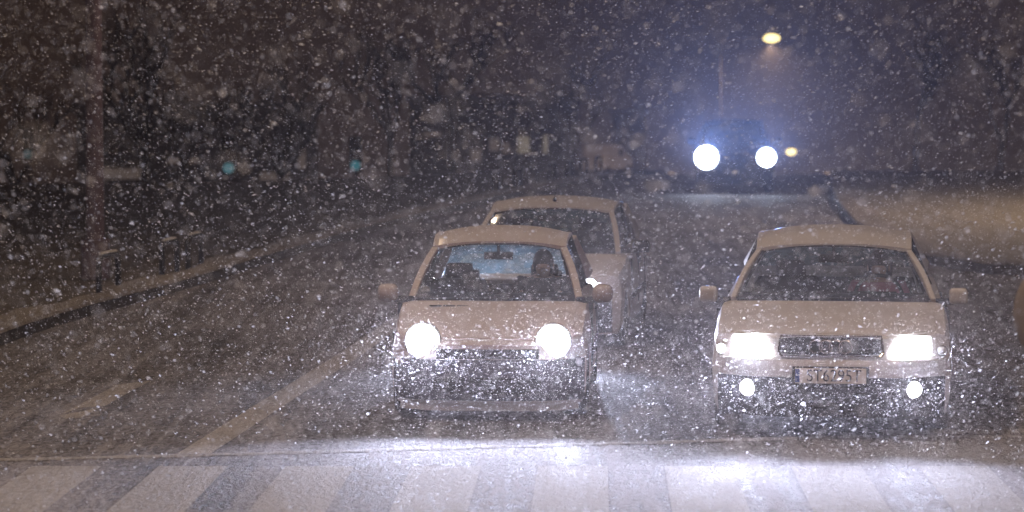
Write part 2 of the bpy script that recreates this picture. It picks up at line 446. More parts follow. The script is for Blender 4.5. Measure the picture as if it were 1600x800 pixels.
class Car:
    def __init__(s, p, root):
        s.p, s.root = p, root
        s.top = smoothed(p['top'], 0.05); s.nose = smoothed(p['nose'], 0.03)
        s.tail = smoothed([(0, 0.05), (0.45, 0.0), (0.7, 0.03), (1.0, 0.08)], 0.05)
        s.sec = smoothed([(0, 0.94), (0.15, 0.985), (0.55, 1.0), (0.85, 0.985), (0.95, 0.965), (1.0, 0.94)], 0.03)
    def crown(s, y, k):
        c = 0.055 if y < s.p['y0'] - 0.1 else 0.018
        return c * k * k + 0.02 * max(0, (k - 0.86) / 0.14) ** 2
    def Wy(s, y):
        p = s.p
        return p['W'] * (1 - p.get('pinch', 0.07) * max(0, 1 - y / 0.85) ** 2 - 0.06 * max(0, (y - p['L'] + 0.8) / 0.8) ** 2)
    def pos(s, u, v, w):
        p = s.p; k = abs(u); zb = p['zb']
        y0 = s.nose(zb + w * (s.top(0.1) - zb)) + p['bow'] * k ** 4
        y1 = p['L'] - s.tail(w) - 0.18 * k ** 4
        y = y0 + (y1 - y0) * v
        z = zb + w * (s.top(y) - s.crown(y, k) - zb)
        return Vector((u * s.Wy(y) * s.sec(w), y, z))
    def fy(s, x, z):
        """y of the front face at (x, z)"""
        p = s.p; y = 0.1
        for _ in range(4):
            w = min(1, max(0, (z - p['zb']) / (s.top(y) - p['zb'])))
            k = min(1, abs(x) / (s.Wy(y) * s.sec(w)))
            y = s.nose(p['zb'] + w * (s.top(0.1) - p['zb'])) + p['bow'] * k ** 4
        return y
    def body(s):
        p = s.p; nu, nv, nw = 26, 70, 14; bm = bmesh.new(); V = {}
        us = [math.sin((i / nu - 0.5) * math.pi) * 0.35 + (i / nu * 2 - 1) * 0.65 for i in range(nu + 1)]
        def g(i, j, k):
            if (i, j, k) not in V: V[i, j, k] = bm.verts.new(s.pos(us[i], j / nv, k / nw))
            return V[i, j, k]
        for i in range(nu):
            for j in range(nv):
                for k in (0, nw): bm.faces.new((g(i, j, k), g(i + 1, j, k), g(i + 1, j + 1, k), g(i, j + 1, k)))
            for k in range(nw):
                for j in (0, nv): bm.faces.new((g(i, j, k), g(i + 1, j, k), g(i + 1, j, k + 1), g(i, j, k + 1)))
        for j in range(nv):
            for k in range(nw):
                for i in (0, nu): bm.faces.new((g(i, j, k), g(i, j + 1, k), g(i, j + 1, k + 1), g(i, j, k + 1)))
        b = fin('body', bm, p['paint'], s.root)
        cs = []
        for wy in p['wheels']:
            for sx in (-1, 1):
                c = bmesh.new(); r = p['wr'] + 0.055
                lathe(c, [(sx * (p['W'] - 0.27), r), (sx * (p['W'] + 0.2), r)], 'X', (0, wy, p['wr']), 40)
                o = fin('cutter', c, M['black'], s.root); cs.append(o)
        c = bmesh.new(); ya, yb = p['y0'] + 0.42, p['y3'] - 0.12
        box(c, (0, (ya + yb) / 2, 1.3), (2 * (p['wb'] - 0.09), yb - ya, 2.0)); cs.append(fin('cutter', c, M['black'], s.root))
        cut(b, cs)
        # dark lining, dashboard and cowl
        c = bmesh.new(); hw = p['wb'] - 0.095
        def lin(a, d): return None
        zt = p['belt'] - 0.03
        box(c, (0, (ya + yb) / 2, 0.312), (2 * hw, yb - ya - 0.01, 0.012))
        for sx in (-1, 1): box(c, (sx * hw, (ya + yb) / 2, (0.32 + zt) / 2), (0.012, yb - ya - 0.01, zt - 0.32))
        for yy in (ya + 0.008, yb - 0.008): box(c, (0, yy, (0.32 + zt) / 2), (2 * hw, 0.012, zt - 0.32))
        fin('lining', c, M['interior'], s.root, smooth=False)
        c = bmesh.new()
        sheet(c, lambda a, d: ((a * 2 - 1) * (p['wb'] - 0.03), p['y0'] + 0.03 + 0.10 * (a * 2 - 1) ** 2 + d * (0.50 - 0.10 * (a * 2 - 1) ** 2),
              s.top(p['y0'] + 0.2) + 0.012 + 0.03 * math.sin(math.pi * d)), 12, 6, (0, 0, -0.06))
        fin('dashboard', c, M['interior'], s.root)
    def patch(s, name, x0, x1, z0, z1, out, m, parent=None, n=10, top_in=0.0, thick=0.03, nz=4, rnd=0.0):
        """panel laid on the curved nose; top_in leans the inner edge"""
        bm = bmesh.new()
        def f(a, b):
            xa = x0 + top_in * b * (1 if abs(x0) < abs(x1) else 0); xb = x1 + top_in * b * (1 if abs(x1) < abs(x0) else 0)
            x = xa + (xb - xa) * a; c = (z0 + z1) / 2
            q = 1 - rnd * (abs(a * 2 - 1) ** 4)
            z = c + (z0 + (z1 - z0) * b - c) * q
            return (x, s.fy(x, z) - out, z)
        sheet(bm, f, n, nz, (0, thick, 0)); return fin(name, bm, m, parent or s.root)
    def bonnet(s, ya, yb, hw, m):
        bm = bmesh.new()
        def f(a, b):
            u = (a * 2 - 1); k = abs(u) * hw; y = ya + s.p['bow'] * k ** 4 + (yb + 0.05 * u * u - ya - s.p['bow'] * k ** 4) * b
            return (u * hw * s.Wy(y) * 0.94, y, s.top(y) - s.crown(y, k) + 0.006)
        sheet(bm, f, 20, 16, (0, 0, -0.012)); return fin('bonnet', bm, m, s.root)
    def greenhouse(s):
        p = s.p; root = s.root
        y0, z0, y1, z1, y2, z2, y3, z3, wb, wt = [p[k] for k in ('y0', 'z0', 'y1', 'z1', 'y2', 'z2', 'y3', 'z3', 'wb', 'wt')]
        rl = smoothed([(y1, z1), (y1 + 0.35, p['zr'] - 0.012), ((y1 + y2) / 2, p['zr']), (y2 - 0.3, p['zr'] - 0.03), (y2, z2)], 0.1)
        ct = 0.064; bb, bt = 0.20, 0.10
        base = lambda u: Vector((u * wb, y0 + bb * u * u, z0 - 0.018 * u * u))
        topf = lambda u: Vector((u * wt, y1 + bt * u * u, z1 - ct * abs(u) ** 2.5))
        basr = lambda u: Vector((u * wb, y3 - 0.10 * u * u, z3))
        topr = lambda u: Vector((u * wt, y2 - 0.06 * u * u, z2 - ct * abs(u) ** 2.5))
        def gl(name, A, B, m, hw=0.965, single=False):
            bm = bmesh.new()
            def f(a, b):
                u = (a * 2 - 1) * hw; q = A(u).lerp(B(u), 0.015 + b * 0.97); q.z += 0.02 * math.sin(math.pi * b)
                return q
            sheet(bm, f, 16, 8, (0, 0.004, 0.002))
            if single:   # one layer of teal-tinted glass, so light falls through it
                bm.verts.ensure_lookup_table(); bmesh.ops.delete(bm, geom=[v for i, v in enumerate(bm.verts) if i % 2], context='VERTS')
            return fin(name, bm, m, root)
        gl('windscreen', base, topf, M['windscreen']); gl('rear_window', basr, topr, M['frosted'], single=True)
        # roof skin with rails and pillars
        bm = bmesh.new()
        def rf(a, b):
            u = a * 2 - 1; A = topf(u); B = topr(u); y = A.y + (B.y - A.y) * b
            return (u * wt * (1 + 0.02 * math.sin(math.pi * b)), y, rl(y) - ct * abs(u) ** 2.5 + 0.004)
        sheet(bm, rf, 20, 18, (0, 0, -0.03)); roof = fin('roof', bm, p['paint'], root)
        for sx in (-1, 1):
            A = base(sx); B = topf(sx); bm = bmesh.new()
            pts = [A.lerp(B, t) + Vector((sx * 0.012 * math.sin(math.pi * t), 0, 0.016 * math.sin(math.pi * t))) for t in (-0.03, .15, .35, .55, .75, .92, 1.0)]
            for q, r in zip(pts, pts[1:]): bar(bm, q, r + (r - q) * 0.04, p.get('pil', 0.05), 0.06, 0.012)
            fin('front_pillar', bm, p['paint'], root)
            bm = bmesh.new(); n = 8
            rp = [Vector(rf(0.5 + sx * 0.5, i / n)) - Vector((0, 0, 0.016)) for i in range(n + 1)]
            for q, r in zip(rp, rp[1:]): bar(bm, q, r + (r - q) * 0.03, 0.05, 0.045, 0.012)
            fin('roof_rail', bm, p['paint'], root)
            bm = bmesh.new(); A = topr(sx); B = basr(sx); bar(bm, A, B, 0.09, 0.12, 0.02); fin('rear_pillar', bm, p['paint'], root)
            # side glass: bottom line -> top line
            def side(y_b, y_t, a_z=0.0):
                pass
            ba, bb_ = base(sx), basr(sx); ta, tb = Vector(rf(0.5 + sx * .5, 0)), Vector(rf(0.5 + sx * .5, 1))
            def sg(t, h):
                lo = Vector((sx * wb, ba.y + (bb_.y - ba.y) * t, z0 - 0.02 + (z3 - z0) * t))
                yy = ta.y + (tb.y - ta.y) * t
                hi = Vector((sx * wt * 1.01, yy, rl(yy) - ct - 0.03)); q = lo.lerp(hi, h); q.x += sx * 0.02 * math.sin(math.pi * h); return q
            spl = p.get('split', [0.03, 0.5, 0.54, 0.97])
            for t0, t1 in zip(spl[::2], spl[1::2]):
                bm = bmesh.new(); sheet(bm, lambda a, b: sg(t0 + (t1 - t0) * a, 0.01 + b * 0.97), 8, 6, (sx * -0.004, 0, 0))
                fin('side_window', bm, M['glass'], root)
            if len(spl) > 2:
                bm = bmesh.new(); tm = (spl[1] + spl[2]) / 2
                bar(bm, sg(tm, 0), sg(tm, 1), 0.03, 0.08, 0.008); fin('middle_pillar', bm, M['black'], root)
            # dark seals round the glass
        bm = bmesh.new(); n = 16
        for C, off in ((topf, 0.015), (base, -0.01)):
            pp = [C(-0.97 + 1.94 * i / n) for i in range(n + 1)]
            d = (topf(0) - base(0)).normalized()
            for q, r in zip(pp, pp[1:]): bar(bm, q - d * off, r - d * off + (r - q) * 0.05, 0.03 if C is topf else 0.025, 0.012, 0.003)
        for sx in (-1, 1):
            bar(bm, base(sx * 0.955), topf(sx * 0.955), 0.025, 0.012, 0.003)
        fin('windscreen_seal', bm, M['black'], root)
        # wipers
        for x0, x1 in p.get('wipers', []):
            bm = bmesh.new(); a = base(x0 / wb) + Vector((0, -0.01, 0.035)); b = base(x1 / wb).lerp(topf(x1 / wb), 0.06) + Vector((0, -0.02, 0.03))
            tube(bm, [a, a.lerp(b, 0.5) + Vector((0, -0.01, 0.01)), b], 0.008, 6); fin('wiper', bm, M['black'], root)
        # mirror inside
        bm = bmesh.new(); mx = p.get('mirror_x', 0.0); my = y1 - 0.03; mz = z1 - 0.105
        box(bm, (mx, my, mz), (0.24, 0.03, 0.065), bev=0.012); bar(bm, (mx, my - 0.01, mz + 0.02), (mx, my - 0.02, mz + 0.10), 0.025, 0.015, 0.003)
        fin('rear_view_mirror', bm, M['black'], root)
        # seats
        for sx in (-1, 1):
            for row, (yy, zz) in enumerate(p['seats']):
                bm = bmesh.new(); h = (0.60 if row == 0 else 0.5) - (1.15 - zz if row == 0 else 0.12)
                box(bm, (sx * 0.36, yy - 0.27, 0.45), (0.48, 0.52, 0.16), bev=0.05)
                box(bm, (sx * 0.36, yy + 0.05, 0.50 + h / 2), (0.48, 0.13, h), Matrix.Rotation(R(-12), 4, 'X'), bev=0.05)
                st = fin('seat', bm, M['cloth'], root)
                bm = bmesh.new(); box(bm, (sx * 0.36, yy + 0.13, zz), (0.23, 0.10, 0.15), Matrix.Rotation(R(-8), 4, 'X'), bev=0.04)
                for q in (-0.06, 0.06): tube(bm, [(sx * 0.36 + q, yy + 0.12, zz - 0.14), (sx * 0.36 + q, yy + 0.13, zz - 0.05)], 0.007, 6)
                fin('headrest', bm, M['cloth'], st)
        # steering wheel (driver sits on the car's left, the picture's right)
        bm = bmesh.new(); c = Vector((0.36, y0 + 0.72, p['belt'] - 0.02)); rot = Matrix.Rotation(R(-25), 4, 'X')
        ring = [c + rot @ Vector((0.19 * math.cos(t), 0, 0.19 * math.sin(t))) for t in [2 * math.pi * i / 24 for i in range(25)]]
        tube(bm, ring, 0.015, 8); 
        for t in (0, math.pi, -math.pi / 2): tube(bm, [c, c + rot @ Vector((0.19 * math.cos(t), 0, 0.19 * math.sin(t)))], 0.018, 6)
        fin('steering_wheel', bm, M['interior'], root)
    def wheels(s):
        p = s.p; r = p['wr']
        for wy in p['wheels']:
            for sx in (-1, 1):
                e = bpy.data.objects.new('wheel', None); COL.objects.link(e); e.parent = s.root
                e.location = (sx * (p['W'] - 0.12), wy, r); e.empty_display_size = 0.1
                bm = bmesh.new(); h = 0.10
                lathe(bm, [(-h + .02, r * .66), (-h, r * .75), (-h, r * .93), (-h + .025, r), (h - .025, r), (h, r * .93), (h, r * .75), (h - .02, r * .66)], 'X')
                fin('tyre', bm, M['rubber'], e)
                bm = bmesh.new(); lathe(bm, [(sx * (h - 0.022), r * .67), (sx * (h - 0.03), r * .60), (sx * (h - 0.07), r * .58), (sx * (h - 0.075), 0.06), (sx * (h - 0.05), 0.05), (sx * (h - 0.05), 0.004)], 'X')
                for a in range(5):
                    t = 2 * math.pi * a / 5
                    bar(bm, (sx * (h - .055), 0.04 * math.cos(t), 0.04 * math.sin(t)), (sx * (h - .035), r * .63 * math.cos(t), r * .63 * math.sin(t)), 0.06, 0.03, 0.006)
                fin('rim', bm, M['rim'], e)
    def mirrors(s, y, z, sx_list=(-1, 1), w=0.19, h=0.125, rnd=0.04, m=None):
        for sx in sx_list:
            bm = bmesh.new(); x = sx * (s.p['W'] + w / 2 - 0.0)
            box(bm, (x, y, z), (w, 0.11, h), bev=rnd)
            o = fin('door_mirror', bm, m or s.p['paint'], s.root)
            bm = bmesh.new(); bar(bm, (sx * (s.p['wb'] - 0.02), y + 0.02, z - h * 0.35), (sx * (s.p['W'] + 0.04), y + 0.02, z - h * 0.35), 0.05, 0.05, 0.01)
            fin('mirror_foot', bm, M['black'], o)
            bm = bmesh.new(); box(bm, (x, y + 0.056, z), (w - 0.04, 0.006, h - 0.035), bev=0.002); fin('mirror_glass', bm, M['chrome'], o)
    def tail_lights(s):
        for sx in (-1, 1):
            bm = bmesh.new(); p = s.p
            box(bm, (sx * (p['W'] * 0.80), p['L'] - 0.10, p['belt'] - 0.2), (0.2, 0.16, 0.2), bev=0.03); fin('tail_light', bm, M['red'], s.root)
    def doors(s):
        p = s.p
        for sx in (-1, 1):
            for yy in p['handles']:
                bm = bmesh.new(); box(bm, (sx * (p['W'] + 0.004), yy, p['belt'] - 0.14), (0.03, 0.17, 0.03), bev=0.01)
                fin('door_handle', bm, M['black'], s.root)
            bm = bmesh.new(); ya, yb = p['wheels'][0] + p['wr'] + 0.15, p['wheels'][1] - p['wr'] - 0.15
            box(bm, (sx * (p['W'] - 0.002), (ya + yb) / 2, 0.46), (0.03, yb - ya, 0.07), bev=0.012); fin('side_strip', bm, M['plastic'], s.root)
            for yy in p['seams']:
                bm = bmesh.new(); box(bm, (sx * (p['W'] * 0.985), yy, 0.60), (0.036, 0.008, 0.52))
                fin('door_seam', bm, M['black'], s.root, smooth=False)

def headlight(car, x, z, r, m, power, col, shape=None, name='headlight', aim=-0.03, size=128, side=0.0, wide=1.0, fwd=0.0):
    """housing set into the nose, glowing glass, and its beam"""
    y = car.fy(x, z) - fwd
    if shape: h = car.patch(name, *shape, 0.010, m, top_in=shape_in(shape), n=8)
    else:
        bm = bmesh.new(); lathe(bm, [(0.10, r * 1.08), (-0.004, r * 1.12), (-0.02, r * 1.05), (-0.01, r * 0.98)], 'Y', (x, y, z), 28)
        h = fin(name, bm, M['clear'], car.root)
        bm = bmesh.new(); lathe(bm, [(0.0, r * 0.97), (-0.022, r * 0.93), (-0.034, r * 0.6), (-0.038, r * 0.1)], 'Y', (x, y, z), 28)
        fin('lamp_glass', bm, m, h)
    if power: spot('beam', h, (x, y - 0.07, z), (side, -1, aim), power, col, size, min(r * 0.6, 0.07), wide=wide)
    return h
def shape_in(sh): return 0.0

def car_from(p, root):
    c = Car(p, root); c.body(); c.greenhouse(); c.wheels(); c.tail_lights(); c.doors(); return c

# --- the small one-box city car on the left of the pair
A1 = R(3.3)
x, y = (762 - 800) / 197 * 1.0, 21.75
city = empty('city_car', (x - 0.0, y, 0), -A1, 'small pale one-box car with round glaring headlights, left of the two leading cars', 'car', 'cars driving toward the crossing')
P1 = dict(L=3.43, W=0.785, zb=0.13, bow=0.24, pinch=0.05, paint=M['rose'], wr=0.275, wheels=(0.60, 2.95), belt=0.88,
          top=[(0, 0.56), (0.08, 0.63), (0.2, 0.71), (0.5, 0.82), (0.85, 0.885), (1.2, 0.89), (3.0, 0.90), (3.3, 0.88), (3.43, 0.8)],
          nose=[(0.13, 0.07), (0.2, 0.02), (0.35, 0.0), (0.48, 0.015), (0.56, 0.03), (0.9, 0.09)],
          y0=0.82, z0=0.90, y1=1.46, z1=1.315, y2=3.0, z2=1.33, y3=3.28, z3=0.93, wb=0.675, wt=0.53, zr=1.42, pil=0.06,
          wipers=[(-0.1, 0.42)], mirror_x=0.0, seats=[(1.75, 1.045), (2.62, 0.93)], handles=(2.05,), seams=(1.0, 2.25), split=[0.04, 0.56, 0.60, 0.94])
c = car_from(P1, city)
c.bonnet(0.10, 0.78, 0.90, M['rose'])
c.mirrors(0.98, 0.935, w=0.17, h=0.15, rnd=0.065)
for sx in (-1, 1): headlight(c, sx * 0.51, 0.628, 0.128, M['beam'], 570, XENON, aim=-0.09, size=58, wide=2.6)
c.patch('front_bumper', -0.75, 0.75, 0.16, 0.485, 0.018, M['grey_plastic'], n=24, nz=8, thick=0.06)
lg = c.patch('lower_grille', -0.42, 0.42, 0.22, 0.35, 0.026, M['black'], n=14, thick=0.02, rnd=0.3)
bm = bmesh.new()
for k in range(4):
    z = 0.235 + k * 0.033
    for i in range(12):
        xa, xb = -0.40 + 0.8 * i / 12, -0.40 + 0.8 * (i + 1) / 12
        bar(bm, (xa, c.fy(xa, z) - 0.03, z), (xb, c.fy(xb, z) - 0.03, z), 0.006, 0.012, 0.002)
fin('grille_bar', bm, M['plastic'], lg)
c.patch('air_slot', -0.40, 0.40, 0.490, 0.566, 0.012, M['black'], n=14, thick=0.02)
c.patch('front_lip', -0.70, 0.70, 0.085, 0.165, 0.028, M['silver'], n=24, thick=0.05)
pl_ = c.patch('number_plate', -0.25, 0.25, 0.385, 0.475, 0.028, M['grey_plastic'], n=6, thick=0.012)
for sx in (-1, 1): headlight(c, sx * 0.70, 0.46, 0.035, M['clear'], 0, XENON, name='indicator')
bm = bmesh.new()
for k in range(3):
    q = -0.46 + 0.11 * k; yy = 0.70; box(bm, (q, yy, c.top(yy) - c.crown(yy, 0.55) + 0.012), (0.095, 0.055, 0.008), bev=0.002)
fin('bonnet_vent', bm, M['black'], city)

# --- the estate car on the right, bigger, four rings in its grille
A2 = R(7.0)
est = empty('estate_car', ((1300 - 800) / 213.6, 20.6, 0), -A2, 'silver estate car with angular headlights, fog lamps and four rings in its grille', 'car', 'cars driving toward the crossing')
P2 = dict(L=4.80, W=0.905, zb=0.17, bow=0.30, pinch=0.06, paint=M['silver'], wr=0.315, wheels=(0.92, 3.68), belt=0.935,
          top=[(0, 0.73), (0.1, 0.765), (0.25, 0.815), (0.7, 0.885), (1.25, 0.935), (1.7, 0.94), (4.3, 0.96), (4.7, 0.93), (4.8, 0.8)],
          nose=[(0.17, 0.07), (0.28, 0.01), (0.45, 0.0), (0.58, 0.01), (0.62, 0.045), (0.75, 0.08), (0.95, 0.14)],
          y0=1.28, z0=0.955, y1=2.10, z1=1.325, y2=4.1, z2=1.36, y3=4.62, z3=0.99, wb=0.775, wt=0.60, zr=1.435, pil=0.045,
          wipers=[(-0.15, 0.5), (-0.6, -0.02)], mirror_x=0.0, seats=[(2.45, 1.10), (3.35, 0.98)], handles=(2.55, 3.45), seams=(1.45, 2.55, 3.4), split=[0.03, 0.40, 0.43, 0.68, 0.71, 0.95])
c = car_from(P2, est)
c.bonnet(0.14, 1.22, 0.84, M['silver'])
c.mirrors(1.52, 0.965, w=0.145, h=0.13, rnd=0.04)
gr = c.patch('grille', -0.375, 0.375, 0.632, 0.762, 0.016, M['mesh'], n=16, thick=0.03, rnd=0.25)
bm = bmesh.new()
for k in range(5):
    z = 0.650 + k * 0.024
    for i in range(12):
        xa, xb = -0.35 + 0.7 * i / 12, -0.35 + 0.7 * (i + 1) / 12
        bar(bm, (xa, c.fy(xa, z) - 0.018, z), (xb, c.fy(xb, z) - 0.018, z), 0.006, 0.010, 0.002)
fin('grille_bar', bm, M['plastic'], gr)
bm = bmesh.new()
loop = [(-0.385, 0.652), (-0.37, 0.768), (0.37, 0.768), (0.385, 0.652), (0.36, 0.622), (-0.36, 0.622), (-0.385, 0.652)]
pts = []
for (xa, za), (xb, zb_) in zip(loop, loop[1:]):
    for i in range(6):
        q = i / 6; xx = xa + (xb - xa) * q; zz = za + (zb_ - za) * q; pts.append((xx, c.fy(xx, zz) - 0.016, zz))
pts.append(pts[0]); tube(bm, pts, 0.009, 6); fin('grille_surround', bm, M['chrome'], gr)
bm = bmesh.new()
for k in range(4):
    cx, cz, rr = -0.108 + 0.072 * k, 0.697, 0.047
    tube(bm, [(cx + rr * math.cos(t), c.fy(cx, cz) - 0.034 - 0.003 * (k % 2), cz + rr * math.sin(t)) for t in [2 * math.pi * i / 24 for i in range(25)]], 0.0065, 8)
fin('ring_emblem', bm, M['chrome'], gr)
for sx in (-1, 1):
    bm = bmesh.new()
    def f(a, b):
        xi = 0.42 + 0.08 * b; xo = 0.735 - 0.02 * (b - .5) ** 2; xx = sx * (xi + (xo - xi) * a)
        zlo = 0.628 - 0.035 * math.sin(min(1, a * 1.3) * math.pi) ** 2 * (a > .2); zz = zlo + (0.775 - 0.02 * a * a - zlo) * b
        return (xx, c.fy(xx, zz) - 0.012, zz)
    sheet(bm, f, 10, 5, (0, 0.05, 0)); hl = fin('headlight', bm, M['beam'], est)
    hx = sx * 0.62; hy = c.fy(hx, 0.69); spot('beam', hl, (hx, hy - 0.08, 0.69), (0, -1, -0.08), 380, XENON, 58, 0.06, wide=2.6)
    if sx < 0: headlight(c, sx * 0.815, 0.655, 0.034, M['side'], 0, XENON, name='indicator')
    else: headlight(c, sx * 0.815, 0.655, 0.034, M['clear'], 0, XENON, name='indicator')
    headlight(c, sx * 0.605, 0.385, 0.060, M['fog'], 160, XENON, name='fog_lamp', size=50, wide=2.4)
c.patch('front_bumper', -0.84, 0.84, 0.475, 0.60, 0.020, M['silver'], n=26, thick=0.05)
lb = c.patch('lower_bumper', -0.84, 0.84, 0.17, 0.470, 0.012, M['plastic'], n=26, thick=0.05, nz=6)
bm = bmesh.new()
for k in range(5):
    z = 0.22 + k * 0.045
    for i in range(12):
        xa, xb = -0.42 + 0.84 * i / 12, -0.42 + 0.84 * (i + 1) / 12
        bar(bm, (xa, c.fy(xa, z) - 0.018, z), (xb, c.fy(xb, z) - 0.018, z), 0.008, 0.012, 0.002)
fin('intake_slat', bm, M['black'], lb)
py_ = c.fy(0, 0.50) - 0.035
bm = bmesh.new(); box(bm, (0, py_, 0.488), (0.56, 0.016, 0.135), bev=0.004); npl = fin('number_plate', bm, M['black'], est)
bm = bmesh.new(); box(bm, (0, py_ - 0.009, 0.488), (0.52, 0.006, 0.112), bev=0.002); fin('plate_face', bm, M['plate'], npl)
plate_text(npl, 'ST6295T', 0.125, (0.025, py_ - 0.014, 0.486)).scale = (0.88, 1, 1)
bm = bmesh.new(); box(bm, (-0.242, py_ - 0.0125, 0.488), (0.034, 0.004, 0.10)); fin('plate_band', bm, M['blueband'], npl, smooth=False)

# --- the hatchback hidden behind the city car
A3 = R(7.0)
hat = empty('hatchback_car', ((830 - 800) / 159.0, 27.5, 0), -A3, 'pale hatchback with roof aerial and black door mirrors following close behind the small one-box car', 'car', 'cars driving toward the crossing')
P3 = dict(L=3.9, W=0.89, zb=0.16, bow=0.22, pinch=0.05, paint=M['white_car'], wr=0.285, wheels=(0.75, 3.2), belt=0.90,
          top=[(0, 0.68), (0.1, 0.74), (0.3, 0.80), (0.7, 0.86), (1.15, 0.90), (1.5, 0.90), (3.5, 0.92), (3.8, 0.9), (3.9, 0.8)],
          nose=[(0.16, 0.05), (0.25, 0.0), (0.50, 0.0), (0.55, 0.04), (0.75, 0.07), (0.95, 0.12)],
          y0=1.10, z0=0.915, y1=1.78, z1=1.33, y2=3.35, z2=1.34, y3=3.75, z3=0.95, wb=0.74, wt=0.62, zr=1.425, pil=0.055,
          wipers=[(-0.15, 0.45), (-0.6, -0.05)], mirror_x=-0.02, seats=[(2.1, 1.13), (2.95, 1.04)], handles=(2.2, 3.0), seams=(1.25, 2.15, 2.95))
c = car_from(P3, hat)
c.bonnet(0.12, 1.05, 0.84, M['white_car'])
c.mirrors(1.32, 0.96, w=0.17, h=0.12, rnd=0.03, m=M['black'])
for sx in (-1, 1): headlight(c, sx * 0.56, 0.63, 0.085, M['beam'], 420, XENON, aim=0.04, size=50, wide=2.4)
c.patch('front_bumper', -0.78, 0.78, 0.18, 0.49, 0.02, M['plastic'], n=22, thick=0.05, nz=6)
c.patch('grille', -0.36, 0.36, 0.56, 0.68, 0.012, M['mesh'], n=12, thick=0.02, rnd=0.2)
c.patch('number_plate', -0.25, 0.25, 0.33, 0.43, 0.03, M['grey_plastic'], n=6, thick=0.012)
bm = bmesh.new(); tube(bm, [(0.02, 1.95, 1.40), (0.02, 1.97, 1.425)], 0.022, 10, 0.016); tube(bm, [(0.02, 1.97, 1.42), (0.02, 2.2, 1.58)], 0.004, 6, 0.002)
fin('aerial', bm, M['black'], hat)

# --- the dark car far up the road, headlights on full
A4 = R(14)
far = empty('oncoming_car', ((1146 - 800) / 66.0, 65.8, 0), -R(3.0), 'distant dark car coming over the rise with two blazing blue white headlights', 'car')
P4 = dict(L=4.5, W=0.92, zb=0.22, bow=0.25, pinch=0.06, paint=M['dark_car'], wr=0.36, wheels=(0.9, 3.5), belt=1.12,
          top=[(0, 0.92), (0.2, 1.0), (1.1, 1.10), (1.6, 1.12), (4.2, 1.15), (4.5, 1.0)],
          nose=[(0.2, 0.05), (0.35, 0.0), (0.6, 0.0), (0.8, 0.05), (1.1, 0.12)],
          y0=1.2, z0=1.13, y1=1.85, z1=1.62, y2=3.9, z2=1.62, y3=4.35, z3=1.18, wb=0.80, wt=0.66, zr=1.72, pil=0.06,
          wipers=[], seats=[(2.3, 1.35), (3.2, 1.3)], handles=(2.3, 3.2), seams=(1.4, 2.4, 3.3))
c = car_from(P4, far)
c.bonnet(0.14, 1.14, 0.84, M['dark_car'])
c.mirrors(1.5, 1.2, w=0.2, h=0.17)
for sx, r, pw in ((-1, 0.28, 4400), (1, 0.22, 2700)):  # lenses made oversized so their shape takes in the glare
    headlight(c, sx * 0.70, 0.86, r, M['xenon'], pw, (0.20, 0.36, 1.0), aim=0.15, size=23, fwd=0.16)
c.patch('grille', -0.42, 0.42, 0.66, 0.86, 0.012, M['mesh'], n=12, thick=0.02)
c.patch('front_bumper', -0.86, 0.86, 0.25, 0.60, 0.02, M['plastic'], n=22, thick=0.05)

